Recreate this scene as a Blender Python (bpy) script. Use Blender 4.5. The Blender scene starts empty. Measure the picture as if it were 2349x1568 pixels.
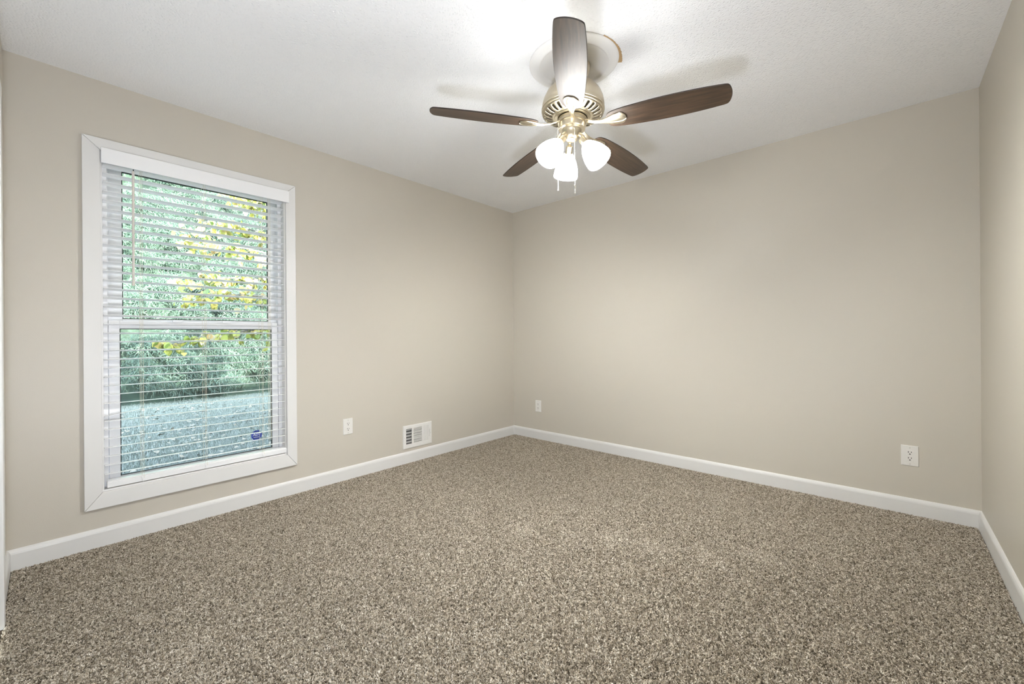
import bpy, bmesh, math, random
import numpy as np
from mathutils import Matrix, Vector, noise
R = math.radians
rng = np.random.default_rng(7)
random.seed(7)
SC = bpy.context.scene
COL = SC.collection

# ------------------------------------------------------------------ camera
CAM = Vector((3.04342, -3.50377, 1.08275))
r2 = Vector((0.73678, 0.67609, -0.00739)).normalized()
fwd = Vector((-0.67611, 0.73680, -0.00050)).normalized()
u2 = r2.cross(fwd).normalized()
r2 = fwd.cross(u2).normalized()
cam_d = bpy.data.cameras.new('camera')
cam = bpy.data.objects.new('camera', cam_d)
COL.objects.link(cam)
m = Matrix((r2, u2, -fwd)).transposed().to_4x4()
m.translation = CAM
cam.matrix_world = m
cam_d.sensor_width = 36.0
cam_d.sensor_fit = 'HORIZONTAL'
cam_d.lens = 36.0 * 959.9 / 2349.0
cam_d.shift_x = (1174.5 - 1151.74) / 2349.0
cam_d.shift_y = (770.33 - 784.0) / 2349.0
cam_d.clip_start = 0.02
SC.camera = cam

# ------------------------------------------------------------------ world, sun, exposure
SC.view_settings.view_transform = 'Standard'
SC.view_settings.look = 'None'
SC.view_settings.gamma = 1.0
SC.view_settings.use_curve_mapping = False
SC.view_settings.exposure = 0.27
SC.cycles.max_bounces = 10
SC.cycles.diffuse_bounces = 8
SC.cycles.transparent_max_bounces = 16
SC.cycles.sample_clamp_indirect = 6.0

SKY_STRENGTH = 200.0
SUN_STRENGTH = 120.0
LAMP_STRENGTH = 52.0       # frosted shades
BULB_STRENGTH = 3300.0

w = bpy.data.worlds.new('sky')
SC.world = w
w.use_nodes = True
nt = w.node_tree
nt.nodes.clear()
sky = nt.nodes.new('ShaderNodeTexSky')
sky.sky_type = 'HOSEK_WILKIE'
sky.turbidity = 4.0
sky.ground_albedo = 0.3
sky.sun_direction = Vector((0.8, 0.35, 0.5)).normalized()
bgn = nt.nodes.new('ShaderNodeBackground')
bgn.inputs['Strength'].default_value = SKY_STRENGTH
out = nt.nodes.new('ShaderNodeOutputWorld')
hs = nt.nodes.new('ShaderNodeHueSaturation')
hs.inputs['Saturation'].default_value = .55
nt.links.new(sky.outputs[0], hs.inputs['Color'])
nt.links.new(hs.outputs[0], bgn.inputs['Color'])
nt.links.new(bgn.outputs[0], out.inputs['Surface'])

sun_d = bpy.data.lights.new('sun', 'SUN')
sun_d.energy = SUN_STRENGTH
sun_d.angle = R(1.0)
sun_d.color = (1.0, 0.93, 0.82)
sun = bpy.data.objects.new('sun', sun_d)
COL.objects.link(sun)
# low autumn sun from behind the house, over its roof
sdir = Vector((-0.88, -0.22, -0.29)).normalized()
sun.rotation_euler = sdir.to_track_quat('-Z', 'Y').to_euler()

# fill lamps added out of frame, standing in for a photographer's flash
FILL_POWER = 12.0
CEILING_FILL_POWER = 104.0
fl_d = bpy.data.lights.new('camera_fill', 'POINT')
fl_d.energy = FILL_POWER
fl_d.shadow_soft_size = .045
fl_d.color = (.91, .98, 1.11)
fl_ = bpy.data.objects.new('camera_fill', fl_d)
COL.objects.link(fl_)
fl_.location = (2.72, -3.57, 1.25)
bo_d = bpy.data.lights.new('ceiling_fill', 'SPOT')     # second added fill lamp, turned up to brighten the ceiling
bo_d.energy = CEILING_FILL_POWER
bo_d.spot_size = R(178)
bo_d.spot_blend = 1.0
bo_d.shadow_soft_size = .14
bo_d.color = fl_d.color
bo_ = bpy.data.objects.new('ceiling_fill', bo_d)
COL.objects.link(bo_)
bo_.location = (2.72, -3.57, .52)
bo_.rotation_euler = (Vector((1.0, -2.4, 2.6)) - bo_.location).to_track_quat('-Z', 'Y').to_euler()

# ------------------------------------------------------------------ materials
def mat(name, color=(.8, .8, .8), rough=.5, metal=0.0, spec=.5):
    mt = bpy.data.materials.new(name)
    mt.use_nodes = True
    b = mt.node_tree.nodes['Principled BSDF']
    b.inputs['Base Color'].default_value = (*color, 1)
    b.inputs['Roughness'].default_value = rough
    b.inputs['Metallic'].default_value = metal
    b.inputs['Specular IOR Level'].default_value = spec
    return mt
def nodes(mt):
    return mt.node_tree.nodes, mt.node_tree.links, mt.node_tree.nodes['Principled BSDF']
def coords(mt, kind='Object', scale=(1, 1, 1)):
    N, L, b = nodes(mt)
    tc = N.new('ShaderNodeTexCoord')
    mp = N.new('ShaderNodeMapping')
    mp.inputs['Scale'].default_value = scale
    L.new(tc.outputs[kind], mp.inputs['Vector'])
    return mp.outputs['Vector']
def noise_tex(mt, vec, scale, detail=3, rough=.5):
    N, L, b = nodes(mt)
    n = N.new('ShaderNodeTexNoise')
    n.inputs['Scale'].default_value = scale
    n.inputs['Detail'].default_value = detail
    n.inputs['Roughness'].default_value = rough
    L.new(vec, n.inputs['Vector'])
    return n.outputs['Fac']
def ramp(mt, fac, stops):
    N, L, b = nodes(mt)
    c = N.new('ShaderNodeValToRGB')
    e = c.color_ramp.elements
    while len(e) < len(stops):
        e.new(.5)
    for el, (p, col) in zip(e, stops):
        el.position = p
        el.color = (*col, 1)
    L.new(fac, c.inputs['Fac'])
    return c.outputs['Color']
def bump(mt, height, strength, dist):
    N, L, b = nodes(mt)
    bp = N.new('ShaderNodeBump')
    bp.inputs['Strength'].default_value = strength
    bp.inputs['Distance'].default_value = dist
    L.new(height, bp.inputs['Height'])
    L.new(bp.outputs['Normal'], b.inputs['Normal'])

M = {}
# walls: warm greige satin paint, faint roller stipple
mt = M['wall'] = mat('greige_wall_paint', (.57, .53, .46), .42, spec=.4)
v = coords(mt)
bump(mt, noise_tex(mt, v, 260, 2), .12, .002)
# ceiling: sprayed popcorn / stipple
mt = M['ceiling'] = mat('stippled_ceiling_paint', (.94, .94, .94), .9, spec=.1)
N, L, b = nodes(mt)
v = coords(mt)
n1 = noise_tex(mt, v, 130, 4, .6)
vo = N.new('ShaderNodeTexVoronoi')
vo.inputs['Scale'].default_value = 85
L.new(v, vo.inputs['Vector'])
mr = N.new('ShaderNodeMapRange')
mr.inputs['From Min'].default_value = 0.0
mr.inputs['From Max'].default_value = .45
L.new(vo.outputs['Distance'], mr.inputs['Value'])
mx = N.new('ShaderNodeMath'); mx.operation = 'ADD'
L.new(n1, mx.inputs[0]); L.new(mr.outputs[0], mx.inputs[1])
bump(mt, mx.outputs[0], .42, .006)
M['white'] = mat('white_trim_paint', (.75, .74, .72), .35)
mt = M['base'] = mat('baseboard_paint', (.74, .73, .71), .33)
bump(mt, noise_tex(mt, coords(mt), 60, 2), .05, .002)
M['vinyl'] = mat('white_vinyl', (.88, .88, .89), .3)
M['slat'] = mat('white_slat', (.93, .93, .93), .24, spec=.8)
M['cord'] = mat('cream_cord', (.75, .70, .58), .7)
M['wand'] = mat('wand_plastic', (.72, .66, .61), .35)
M['clip'] = mat('clear_clip', (.8, .8, .8), .2)
M['gasket'] = mat('dark_gasket', (.012, .016, .014), .5)
M['plate'] = mat('outlet_plastic', (.79, .77, .73), .28)
M['slot'] = mat('dark_slot', (.012, .011, .010), .6)
M['screw'] = mat('painted_screw', (.60, .57, .52), .4, .3)
M['register'] = mat('register_enamel', (.80, .785, .75), .32)
M['duct'] = mat('duct_dark', (.01, .01, .009), .8)
M['nickel'] = mat('brushed_nickel', (.68, .605, .465), .30, 1.0)
mt = M['nickel']
bump(mt, noise_tex(mt, coords(mt, 'Object', (3, 3, 220)), 6, 2), .04, .001)
M['nickel_dark'] = mat('nickel_inner', (.10, .08, .05), .5, .6)
M['pewter'] = mat('chain_metal', (.85, .82, .75), .25, .8)
mt = M['wood'] = mat('walnut_blade', (.06, .03, .02), .46, spec=.7)
N, L, b = nodes(mt)
v = coords(mt, 'Object', (2.2, 26, 26))
f = noise_tex(mt, v, 3.2, 6, .62)
L.new(ramp(mt, f, [(.28, (.020, .011, .006)), (.5, (.046, .026, .014)), (.72, (.088, .050, .027))]), b.inputs['Base Color'])
M['blade_edge'] = mat('blade_edge', (.02, .011, .007), .45)
# lamp shades: frosted glass lit from inside
mt = M['shade'] = mat('lit_frosted_glass', (.9, .88, .84), .4)
b = nodes(mt)[2]
b.inputs['Emission Color'].default_value = (.97, .98, .965, 1)
tc_ = mt.node_tree.nodes.new('ShaderNodeTexCoord'); sp_ = mt.node_tree.nodes.new('ShaderNodeSeparateXYZ'); mr_ = mt.node_tree.nodes.new('ShaderNodeMapRange')
mt.node_tree.links.new(tc_.outputs['Object'], sp_.inputs[0]); mt.node_tree.links.new(sp_.outputs['Z'], mr_.inputs['Value'])
# the bulb sits low in the shade, so the glass glows most towards its mouth
mr_.inputs['From Min'].default_value = -.21; mr_.inputs['From Max'].default_value = -.09
mr_.inputs['To Min'].default_value = LAMP_STRENGTH; mr_.inputs['To Max'].default_value = LAMP_STRENGTH * .25
mt.node_tree.links.new(mr_.outputs[0], b.inputs['Emission Strength'])
mt = M['bulb'] = mat('lit_bulb', (.9, .9, .85), .4)
b = nodes(mt)[2]
b.inputs['Emission Color'].default_value = (.97, .98, .965, 1)
b.inputs['Emission Strength'].default_value = BULB_STRENGTH
M['medallion'] = mat('medallion_plaster', (.90, .885, .86), .5)
M['paper'] = mat('torn_paper', (.46, .31, .16), .9)
# carpet
mt = M['backing'] = mat('carpet_backing', (.13, .105, .08), .95, spec=.1)
mt = M['pile'] = mat('carpet_fibre', (.3, .25, .2), .85, spec=.15)
N, L, b = nodes(mt)
hi = N.new('ShaderNodeAttribute'); hi.attribute_name = 'tint'
cr = ramp(mt, hi.outputs['Fac'], [(0.0, (.07, .055, .038)), (.22, (.22, .182, .132)), (.5, (.425, .368, .285)), (.78, (.62, .557, .46)), (1.0, (.82, .766, .675))])
L.new(cr, b.inputs['Base Color'])
# glass pane: clear with fresnel reflection
mt = bpy.data.materials.new('window_glass')
mt.use_nodes = True
N = mt.node_tree.nodes; L = mt.node_tree.links
N.clear()
o_ = N.new('ShaderNodeOutputMaterial'); mixs = N.new('ShaderNodeMixShader')
tr = N.new('ShaderNodeBsdfTransparent'); tr.inputs['Color'].default_value = (.93, .97, .95, 1)
gl = N.new('ShaderNodeBsdfGlossy'); gl.inputs['Roughness'].default_value = .02
fr = N.new('ShaderNodeFresnel'); fr.inputs['IOR'].default_value = 1.52
L.new(fr.outputs[0], mixs.inputs[0]); L.new(tr.outputs[0], mixs.inputs[1]); L.new(gl.outputs[0], mixs.inputs[2])
L.new(mixs.outputs[0], o_.inputs['Surface'])
M['glass'] = mt
M['sticker'] = mat('sticker_blue', (.03, .055, .33), .4)
M['sticker_white'] = mat('sticker_white', (.75, .78, .85), .4)
# outside
mt = M['ground'] = mat('lawn_soil', (.10, .12, .09), .95, spec=.1)
N, L, b = nodes(mt)
L.new(ramp(mt, noise_tex(mt, coords(mt), 1.7, 6), [(.3, (.03, .034, .032)), (.55, (.05, .056, .053)), (.75, (.065, .07, .068))]), b.inputs['Base Color'])
mt = M['grass'] = mat('grass_blade', (.2, .3, .2), .7, spec=.2)
N, L, b = nodes(mt)
hi = N.new('ShaderNodeHairInfo')
L.new(ramp(mt, hi.outputs['Random'], [(0, (.045, .058, .05)), (.5, (.075, .09, .082)), (1, (.12, .13, .127))]), b.inputs['Base Color'])
mt = M['litter'] = mat('fallen_leaf', (.075, .066, .052), .8, spec=.2)
mt = M['hill'] = mat('wooded_slope', (.06, .11, .08), .95, spec=.1)
N, L, b = nodes(mt)
L.new(ramp(mt, noise_tex(mt, coords(mt), 2.0, 8, .65), [(.3, (.005, .008, .007)), (.5, (.010, .017, .013)), (.7, (.018, .031, .022))]), b.inputs['Base Color'])
def leafy(name, stops, trans=.3):
    mt = mat(name, (.2, .3, .2), .6, spec=.3)
    N, L, b = nodes(mt)
    at = N.new('ShaderNodeAttribute'); at.attribute_name = 'tint'
    c = ramp(mt, at.outputs['Fac'], stops)
    L.new(c, b.inputs['Base Color'])
    tl = N.new('ShaderNodeBsdfTranslucent'); L.new(c, tl.inputs['Color'])
    ms = N.new('ShaderNodeMixShader'); ms.inputs[0].default_value = trans
    L.new(b.outputs[0], ms.inputs[1]); L.new(tl.outputs[0], ms.inputs[2])
    L.new(ms.outputs[0], N['Material Output'].inputs['Surface'])
    return mt
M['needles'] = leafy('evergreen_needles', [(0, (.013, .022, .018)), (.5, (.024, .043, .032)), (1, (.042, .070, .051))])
M['yellow'] = leafy('autumn_leaf', [(0, (.05, .09, .018)), (.3, (.12, .14, .022)), (.6, (.19, .165, .028)), (.75, (.19, .125, .045)), (.85, (.20, .18, .12)), (1, (.26, .245, .20))], .4)
M['bark'] = mat('grey_bark', (.05, .045, .042), .9)
M['siding'] = mat('exterior_siding', (.6, .6, .57), .8)

# ------------------------------------------------------------------ mesh helpers
def new_obj(name, verts, faces, material, parent=None, smooth=False, local=None, mats=None, mi=None):
    me = bpy.data.meshes.new(name)
    me.from_pydata([tuple(p) for p in verts], [], [tuple(f_) for f_ in faces])
    for mm in ([material] if mats is None else mats):
        me.materials.append(mm)
    if mi is not None:
        for p, k in zip(me.polygons, mi):
            p.material_index = k
    if smooth:
        for p in me.polygons:
            p.use_smooth = True
    o = bpy.data.objects.new(name, me)
    COL.objects.link(o)
    if parent is not None:
        o.parent = parent
    return o
class MB:
    def __init__(s): s.v = []; s.f = []
    def add(s, v, f):
        k = len(s.v); s.v += [tuple(p) for p in v]; s.f += [tuple(i + k for i in q) for q in f]
    def box(s, a, b_):
        x0, y0, z0 = a; x1, y1, z1 = b_
        s.add([(x0, y0, z0), (x1, y0, z0), (x1, y1, z0), (x0, y1, z0), (x0, y0, z1), (x1, y0, z1), (x1, y1, z1), (x0, y1, z1)],
              [(0, 3, 2, 1), (4, 5, 6, 7), (0, 1, 5, 4), (1, 2, 6, 5), (2, 3, 7, 6), (3, 0, 4, 7)])
    def tube(s, pts, rad, n=10, cap=True):
        pts = [Vector(p) for p in pts]
        rr = rad if isinstance(rad, (list, tuple)) else [rad] * len(pts)
        vs = []; fs = []
        up = None
        for i, p in enumerate(pts):
            d = (pts[min(i + 1, len(pts) - 1)] - pts[max(i - 1, 0)]).normalized()
            if up is None:
                up = d.orthogonal().normalized()
            up = (up - d * up.dot(d)).normalized()
            sd = d.cross(up)
            for k in range(n):
                a = 2 * math.pi * k / n
                vs.append(p + (up * math.cos(a) + sd * math.sin(a)) * rr[i])
        for i in range(len(pts) - 1):
            for k in range(n):
                a = i * n + k; b_ = i * n + (k + 1) % n
                fs.append((a, b_, b_ + n, a + n))
        if cap:
            fs.append(tuple(range(n - 1, -1, -1))); fs.append(tuple((len(pts) - 1) * n + k for k in range(n)))
        s.add(vs, fs)
    def lathe(s, prof, n=48, mtx=None):
        vs = []; fs = []
        for (r_, z) in prof:
            for k in range(n):
                a = 2 * math.pi * k / n
                p = Vector((r_ * math.cos(a), r_ * math.sin(a), z))
                vs.append(mtx @ p if mtx else p)
        for i in range(len(prof) - 1):
            for k in range(n):
                a = i * n + k; b_ = i * n + (k + 1) % n
                fs.append((a, b_, b_ + n, a + n))
        s.add(vs, fs)
    def sphere(s, c, r_, n=8, m_=6):
        prof = [(max(r_ * math.sin(math.pi * i / m_), 1e-5), -r_ * math.cos(math.pi * i / m_)) for i in range(m_ + 1)]
        s.lathe(prof, n, Matrix.Translation(Vector(c)))
    def build(s, name, material, parent=None, smooth=False, bevel=0, seg=2):
        o = new_obj(name, s.v, s.f, material, parent, smooth)
        if bevel:
            md = o.modifiers.new('bevel', 'BEVEL'); md.width = bevel; md.segments = seg; md.limit_method = 'ANGLE'; md.angle_limit = R(35)
        if smooth:
            try:
                o.data.set_sharp_from_angle(angle=R(38))
            except Exception:
                pass
        return o
def tag(o, label=None, cat=None, group=None, kind=None):
    if label: o['label'] = label
    if cat: o['category'] = cat
    if group: o['group'] = group
    if kind: o['kind'] = kind
    return o
def empty(name, loc=(0, 0, 0)):
    o = bpy.data.objects.new(name, None); COL.objects.link(o); o.location = loc; o.empty_display_size = .1
    return o
def copy_tree(o, parent=None):
    c = o.copy(); COL.objects.link(c)
    if parent is not None: c.parent = parent
    for ch in list(o.children): copy_tree(ch, c)
    return c

# ------------------------------------------------------------------ room
LEN, WID, H = 3.635, 3.430, 2.44
TH = 0.15
WY0, WY1, WZ0, WZ1 = -3.312, -2.384, 0.275, 2.078      # window opening
def panel_wall(name, plane, u0, u1, z0, z1, holes, front, back, material):
    """wall slab between front and back, plane 'x' (u=y) or 'y' (u=x), with rectangular holes cut through"""
    us = sorted({u0, u1, *[h[0] for h in holes], *[h[1] for h in holes]})
    zs = sorted({z0, z1, *[h[2] for h in holes], *[h[3] for h in holes]})
    inside = lambda u, z: any(h[0] < u < h[1] and h[2] < z < h[3] for h in holes)
    P = (lambda u, d, z: (d, u, z)) if plane == 'x' else (lambda u, d, z: (u, d, z))
    bm = bmesh.new()
    def quad(*ps): bm.faces.new([bm.verts.new(p) for p in ps])
    full = {}
    for i in range(len(us) - 1):
        for j in range(len(zs) - 1):
            full[i, j] = not inside((us[i] + us[i + 1]) / 2, (zs[j] + zs[j + 1]) / 2)
    for (i, j), ok in full.items():
        if not ok: continue
        a, b_, c, d = us[i], us[i + 1], zs[j], zs[j + 1]
        for dd in (front, back):
            quad(P(a, dd, c), P(b_, dd, c), P(b_, dd, d), P(a, dd, d))
        for di, dj, e in ((-1, 0, (a, c, a, d)), (1, 0, (b_, c, b_, d)), (0, -1, (a, c, b_, c)), (0, 1, (a, d, b_, d))):
            if not full.get((i + di, j + dj), False):
                quad(P(e[0], front, e[1]), P(e[2], front, e[3]), P(e[2], back, e[3]), P(e[0], back, e[1]))
    bmesh.ops.remove_doubles(bm, verts=bm.verts, dist=1e-5)
    bmesh.ops.recalc_face_normals(bm, faces=bm.faces)
    me = bpy.data.meshes.new(name); bm.to_mesh(me); bm.free()
    me.materials.append(material)
    o = bpy.data.objects.new(name, me); COL.objects.link(o)
    return tag(o, kind='structure')
VENT = (-1.4505, -1.1475, .119, .316)
VH = (VENT[0] + .02, VENT[1] - .02, VENT[2] + .02, VENT[3] - .02)
panel_wall('wall_left', 'x', -LEN - TH, TH, -.02, H + .02, [(WY0, WY1, WZ0, WZ1), VH], 0.0, -TH, M['wall'])
panel_wall('wall_back', 'y', 0.0, WID + TH, -.02, H + .02, [], 0.0, TH, M['wall'])
panel_wall('wall_right', 'x', -LEN - TH, 0.0, -.02, H + .02, [], WID, WID + TH, M['wall'])
DX0, DX1, DZ1 = .585, 1.40, 2.00
panel_wall('wall_front', 'y', 0.0, WID, -.02, H + .02, [(DX0, DX1, -.01, DZ1)], -LEN, -LEN - TH, M['wall'])
b_ = MB(); b_.box((-TH, -LEN - TH, -.14), (WID + TH, TH, -.012))
floor = tag(b_.build('floor', M['backing']), kind='structure')
b_ = MB(); b_.box((-TH, -LEN - TH, H), (WID + TH, TH, H + .2))
tag(b_.build('ceiling', M['ceiling']), kind='structure')

# carpet pile: twisted fibres as hair curves on the floor
def hair(name, material, pts, rad, parent=None):
    n, k, _ = pts.shape
    cu = bpy.data.hair_curves.new(name)
    cu.add_curves([k] * n)
    cu.position_data.foreach_set('vector', pts.reshape(-1).astype(np.float32))
    at = cu.attributes.get('radius') or cu.attributes.new('radius', 'FLOAT', 'POINT')
    at.data.foreach_set('value', rad.reshape(-1).astype(np.float32))
    cu.materials.append(material)
    o = bpy.data.objects.new(name, cu); COL.objects.link(o)
    if parent is not None: o.parent = parent
    return o
BRUSHED = [(1.537, -1.699, .08, .30), (1.792, -1.582, .07, .22), (1.972, -1.461, .09, .24), (2.16, -1.428, .075, .30), (2.382, -1.299, .09, .24), (2.588, -1.154, .09, .26), (1.384, -1.958, .07, .14), (1.224, -3.173, .14, .12)]
SPC = .0043
gxn, gyn = int((WID - .03) / SPC), int((LEN - .03) / SPC)
tx, ty = np.meshgrid((np.arange(gxn) + .5) * SPC + .015, -(np.arange(gyn) + .5) * SPC - .015)
tx = tx.ravel() + rng.uniform(-.45, .45, tx.size) * SPC; ty = ty.ravel() + rng.uniform(-.45, .45, ty.size) * SPC
NT = tx.size
tuft_tint = rng.beta(1.6, 1.6, NT)
# brushed marks where the pile was left standing paler
for (sx, sy, sr, am) in BRUSHED:
    d2 = ((tx - sx) ** 2 + (ty - sy) ** 2) / sr ** 2
    tuft_tint += .5 * am * np.exp(-d2 * 1.2) * rng.uniform(.5, 1.5, NT)
tuft_a = rng.uniform(0, 2 * np.pi, NT); tuft_l = rng.uniform(.05, .75, NT); tuft_h = .0075 + .0040 * rng.random(NT)
NS = 2
px = np.repeat(tx, NS) + rng.normal(0, .0009, NT * NS); py = np.repeat(ty, NS) + rng.normal(0, .0011, NT * NS)
NP = NT * NS
lean_a = np.repeat(tuft_a, NS) + rng.normal(0, .8, NP)
lean = np.clip(np.repeat(tuft_l, NS) + rng.normal(0, .2, NP), 0, .9)
ln = np.repeat(tuft_h, NS) * rng.uniform(.88, 1.08, NP)
pts = np.zeros((NP, 3, 3))
pts[:, :, 0] = px[:, None]; pts[:, :, 1] = py[:, None]
for k, t in enumerate((0, .55, 1.0)):
    pts[:, k, 0] += np.cos(lean_a) * lean * ln * t * t
    pts[:, k, 1] += np.sin(lean_a) * lean * ln * t * t
    pts[:, k, 2] = -.012 + ln * t * (1 - .25 * lean * t)
rad = np.tile(np.array([.0013, .0016, .0012]), (NP, 1)) * rng.uniform(.8, 1.15, NP)[:, None]
pile = hair('carpet_pile', M['pile'], pts, rad, floor)
pile.data.attributes.new('tint', 'FLOAT', 'CURVE').data.foreach_set('value', np.clip(np.repeat(tuft_tint, NS) + rng.normal(0, .06, NP), 0, 1).astype(np.float32))
tag(pile, 'flecked taupe cut pile carpet', kind='stuff')

# baseboards
def baseboard(name, a, b2, nrm):
    """profile run from a to b2 on the floor; nrm points into the room"""
    prof = [(0, -.012), (.013, -.012), (.013, .070), (.0115, .078), (.008, .086), (.004, .091), (0, .092)]
    a = Vector(a); b2 = Vector(b2); n = Vector(nrm)
    d = (b2 - a).normalized()
    vs = []; fs = []
    for end, sg in ((a, 1), (b2, -1)):
        for (t, z) in prof:
            p = end + n * t + d * (t * sg)
            vs.append((p.x, p.y, z))
    k = len(prof)
    for i in range(k):
        j = (i + 1) % k
        fs.append((i, j, j + k, i + k))
    fs.append(tuple(range(k - 1, -1, -1))); fs.append(tuple(range(k, 2 * k)))
    o = new_obj(name, vs, fs, M['base'])
    return tag(o, kind='structure')
baseboard('baseboard_left', (0, -LEN, 0), (0, 0, 0), (1, 0, 0))
baseboard('baseboard_back', (0, 0, 0), (WID, 0, 0), (0, -1, 0))
baseboard('baseboard_right', (WID, 0, 0), (WID, -LEN, 0), (-1, 0, 0))
baseboard('baseboard_front', (0, -LEN, 0), (.52, -LEN, 0), (0, 1, 0))

# door with casing on the near wall (its casing edge shows at the left of the frame)
door = empty('door_1', (0, 0, 0)); tag(door, kind='structure')
c_ = MB()
c_.box((DX0 - .065, -LEN, -.010), (DX0 + .004, -LEN + .02, DZ1 - .004))
c_.box((DX1 - .004, -LEN, -.010), (DX1 + .065, -LEN + .02, DZ1 - .004))
c_.box((DX0 - .065, -LEN, DZ1 - .004), (DX1 + .065, -LEN + .02, DZ1 + .062))
c_.build('door_casing', M['white'], door, bevel=.004)
s_ = MB(); s_.box((DX0 + .006, -LEN - .06, .004), (DX1 - .006, -LEN - .022, DZ1 - .008))
for (zz0, zz1) in ((.22, .92), (1.05, 1.85)):
    for (xa, xb) in ((DX0 + .11, (DX0 + DX1) / 2 - .05), ((DX0 + DX1) / 2 + .05, DX1 - .11)):
        s_.box((xa, -LEN - .023, zz0), (xb, -LEN - .017, zz1))
s_.build('door_slab', M['white'], door, bevel=.003)
k_ = MB(); k_.lathe([(.0001, 0), (.028, 0), (.028, .006), (.012, .010), (.012, .03), (.026, .042), (.027, .052), (.018, .062), (.0001, .065)], 20,
    Matrix.Translation((DX1 - .07, -LEN - .022, .95)) @ Matrix.Rotation(R(-90), 4, 'X'))
k_.build('door_handle', M['nickel'], door, smooth=True)

# ------------------------------------------------------------------ window
win = empty('window_1'); tag(win, kind='structure')
# jamb liner
j_ = MB()
j_.box((-TH, WY0, WZ0), (0.0, WY0 + .012, WZ1)); j_.box((-TH, WY1 - .012, WZ0), (0.0, WY1, WZ1))
j_.box((-TH, WY0 + .012, WZ1 - .012), (0.0, WY1 - .012, WZ1)); j_.box((-TH, WY0 + .012, WZ0), (0.0, WY1 - .012, WZ0 + .012))
j_.build('jamb', M['white'], win)
# picture-frame casing, four mitred boards
def casing(y0, y1, z0, z1, iy0, iy1, iz0, iz1):
    out_ = [(y0, z0), (y1, z0), (y1, z1), (y0, z1)]
    inn = [(iy0, iz0), (iy1, iz0), (iy1, iz1), (iy0, iz1)]
    for k in range(4):
        j = (k + 1) % 4
        a, b2, c, d = out_[k], out_[j], inn[j], inn[k]
        g = .0006
        cy = (a[0] + b2[0] + c[0] + d[0]) / 4; cz = (a[1] + b2[1] + c[1] + d[1]) / 4
        q = []
        for (yy, zz) in (a, b2, c, d):
            if k in (0, 2): yy += g if yy < cy else -g
            else: zz += g if zz < cz else -g
            q.append((yy, zz))
        vs = [(0.0, *p) for p in q] + [(.019, *q[0]), (.019, *q[1]), (.016, *q[2]), (.016, *q[3])]
        fs = [(0, 1, 2, 3), (7, 6, 5, 4), (0, 4, 5, 1), (1, 5, 6, 2), (2, 6, 7, 3), (3, 7, 4, 0)]
        o = new_obj('casing_board', vs, fs, M['white'], win)
        md = o.modifiers.new('bevel', 'BEVEL'); md.width = .002; md.segments = 2
casing(-3.376, -2.325, .1965, 2.134, WY0 + .004, WY1 - .004, WZ0 + .004, WZ1 - .004)
# vinyl main frame
fy0, fy1, fz0, fz1 = WY0 + .012, WY1 - .012, WZ0 + .012, WZ1 - .012
f_ = MB()
FW = .022
f_.box((-.14, fy0, fz0), (-.052, fy0 + FW, fz1)); f_.box((-.14, fy1 - FW, fz0), (-.052, fy1, fz1))
f_.box((-.14, fy0 + FW, fz1 - FW), (-.052, fy1 - FW, fz1)); f_.box((-.14, fy0 + FW, fz0), (-.052, fy1 - FW, fz0 + .018))
f_.box((-.099, fy0 + FW, fz0 + .018), (-.095, fy0 + FW + .006, fz1 - FW)); f_.box((-.099, fy1 - FW - .006, fz0 + .018), (-.095, fy1 - FW, fz1 - FW))
f_.build('window_frame', M['vinyl'], win, bevel=.002)
def sash(name, x0, x1, y0, y1, z0, z1, gy0, gy1, gz0, gz1, label):
    s = MB()
    s.box((x0, y0, z0), (x1, gy0, z1)); s.box((x0, gy1, z0), (x1, y1, z1))
    s.box((x0, gy0, z0), (x1, gy1, gz0)); s.box((x0, gy0, gz1), (x1, gy1, z1))
    o = s.build(name, M['vinyl'], win, bevel=.003)
    g = MB(); xm = (x0 + x1) / 2
    for (ya, yb, za, zb) in ((gy0, gy0 + .004, gz0, gz1), (gy1 - .004, gy1, gz0, gz1), (gy0 + .004, gy1 - .004, gz0, gz0 + .004), (gy0 + .004, gy1 - .004, gz1 - .004, gz1)):
        g.box((xm - .008, ya, za), (xm + .008, yb, zb))
    g.build('gasket', M['gasket'], o)
    p = MB(); p.box((xm - .002, gy0 + .001, gz0 + .001), (xm + .002, gy1 - .001, gz1 - .001))
    p.build('pane', M['glass'], o)
    return o
sy0, sy1 = fy0 + FW + .002, fy1 - FW - .002
sash('upper_sash', -.130, -.102, sy0, sy1, 1.145, fz1 - FW - .002, -3.214, -2.463, 1.193, 2.018, '')
sash('lower_sash', -.088, -.058, sy0, sy1, fz0 + .020, 1.182, -3.230, -2.458, .330, 1.138, '')
l_ = MB(); l_.box((-.058, -3.0, 1.178), (-.040, -2.95, 1.188)); l_.box((-.058, -2.75, 1.178), (-.040, -2.70, 1.188))
l_.build('sash_lock', M['vinyl'], win, bevel=.002)

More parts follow.
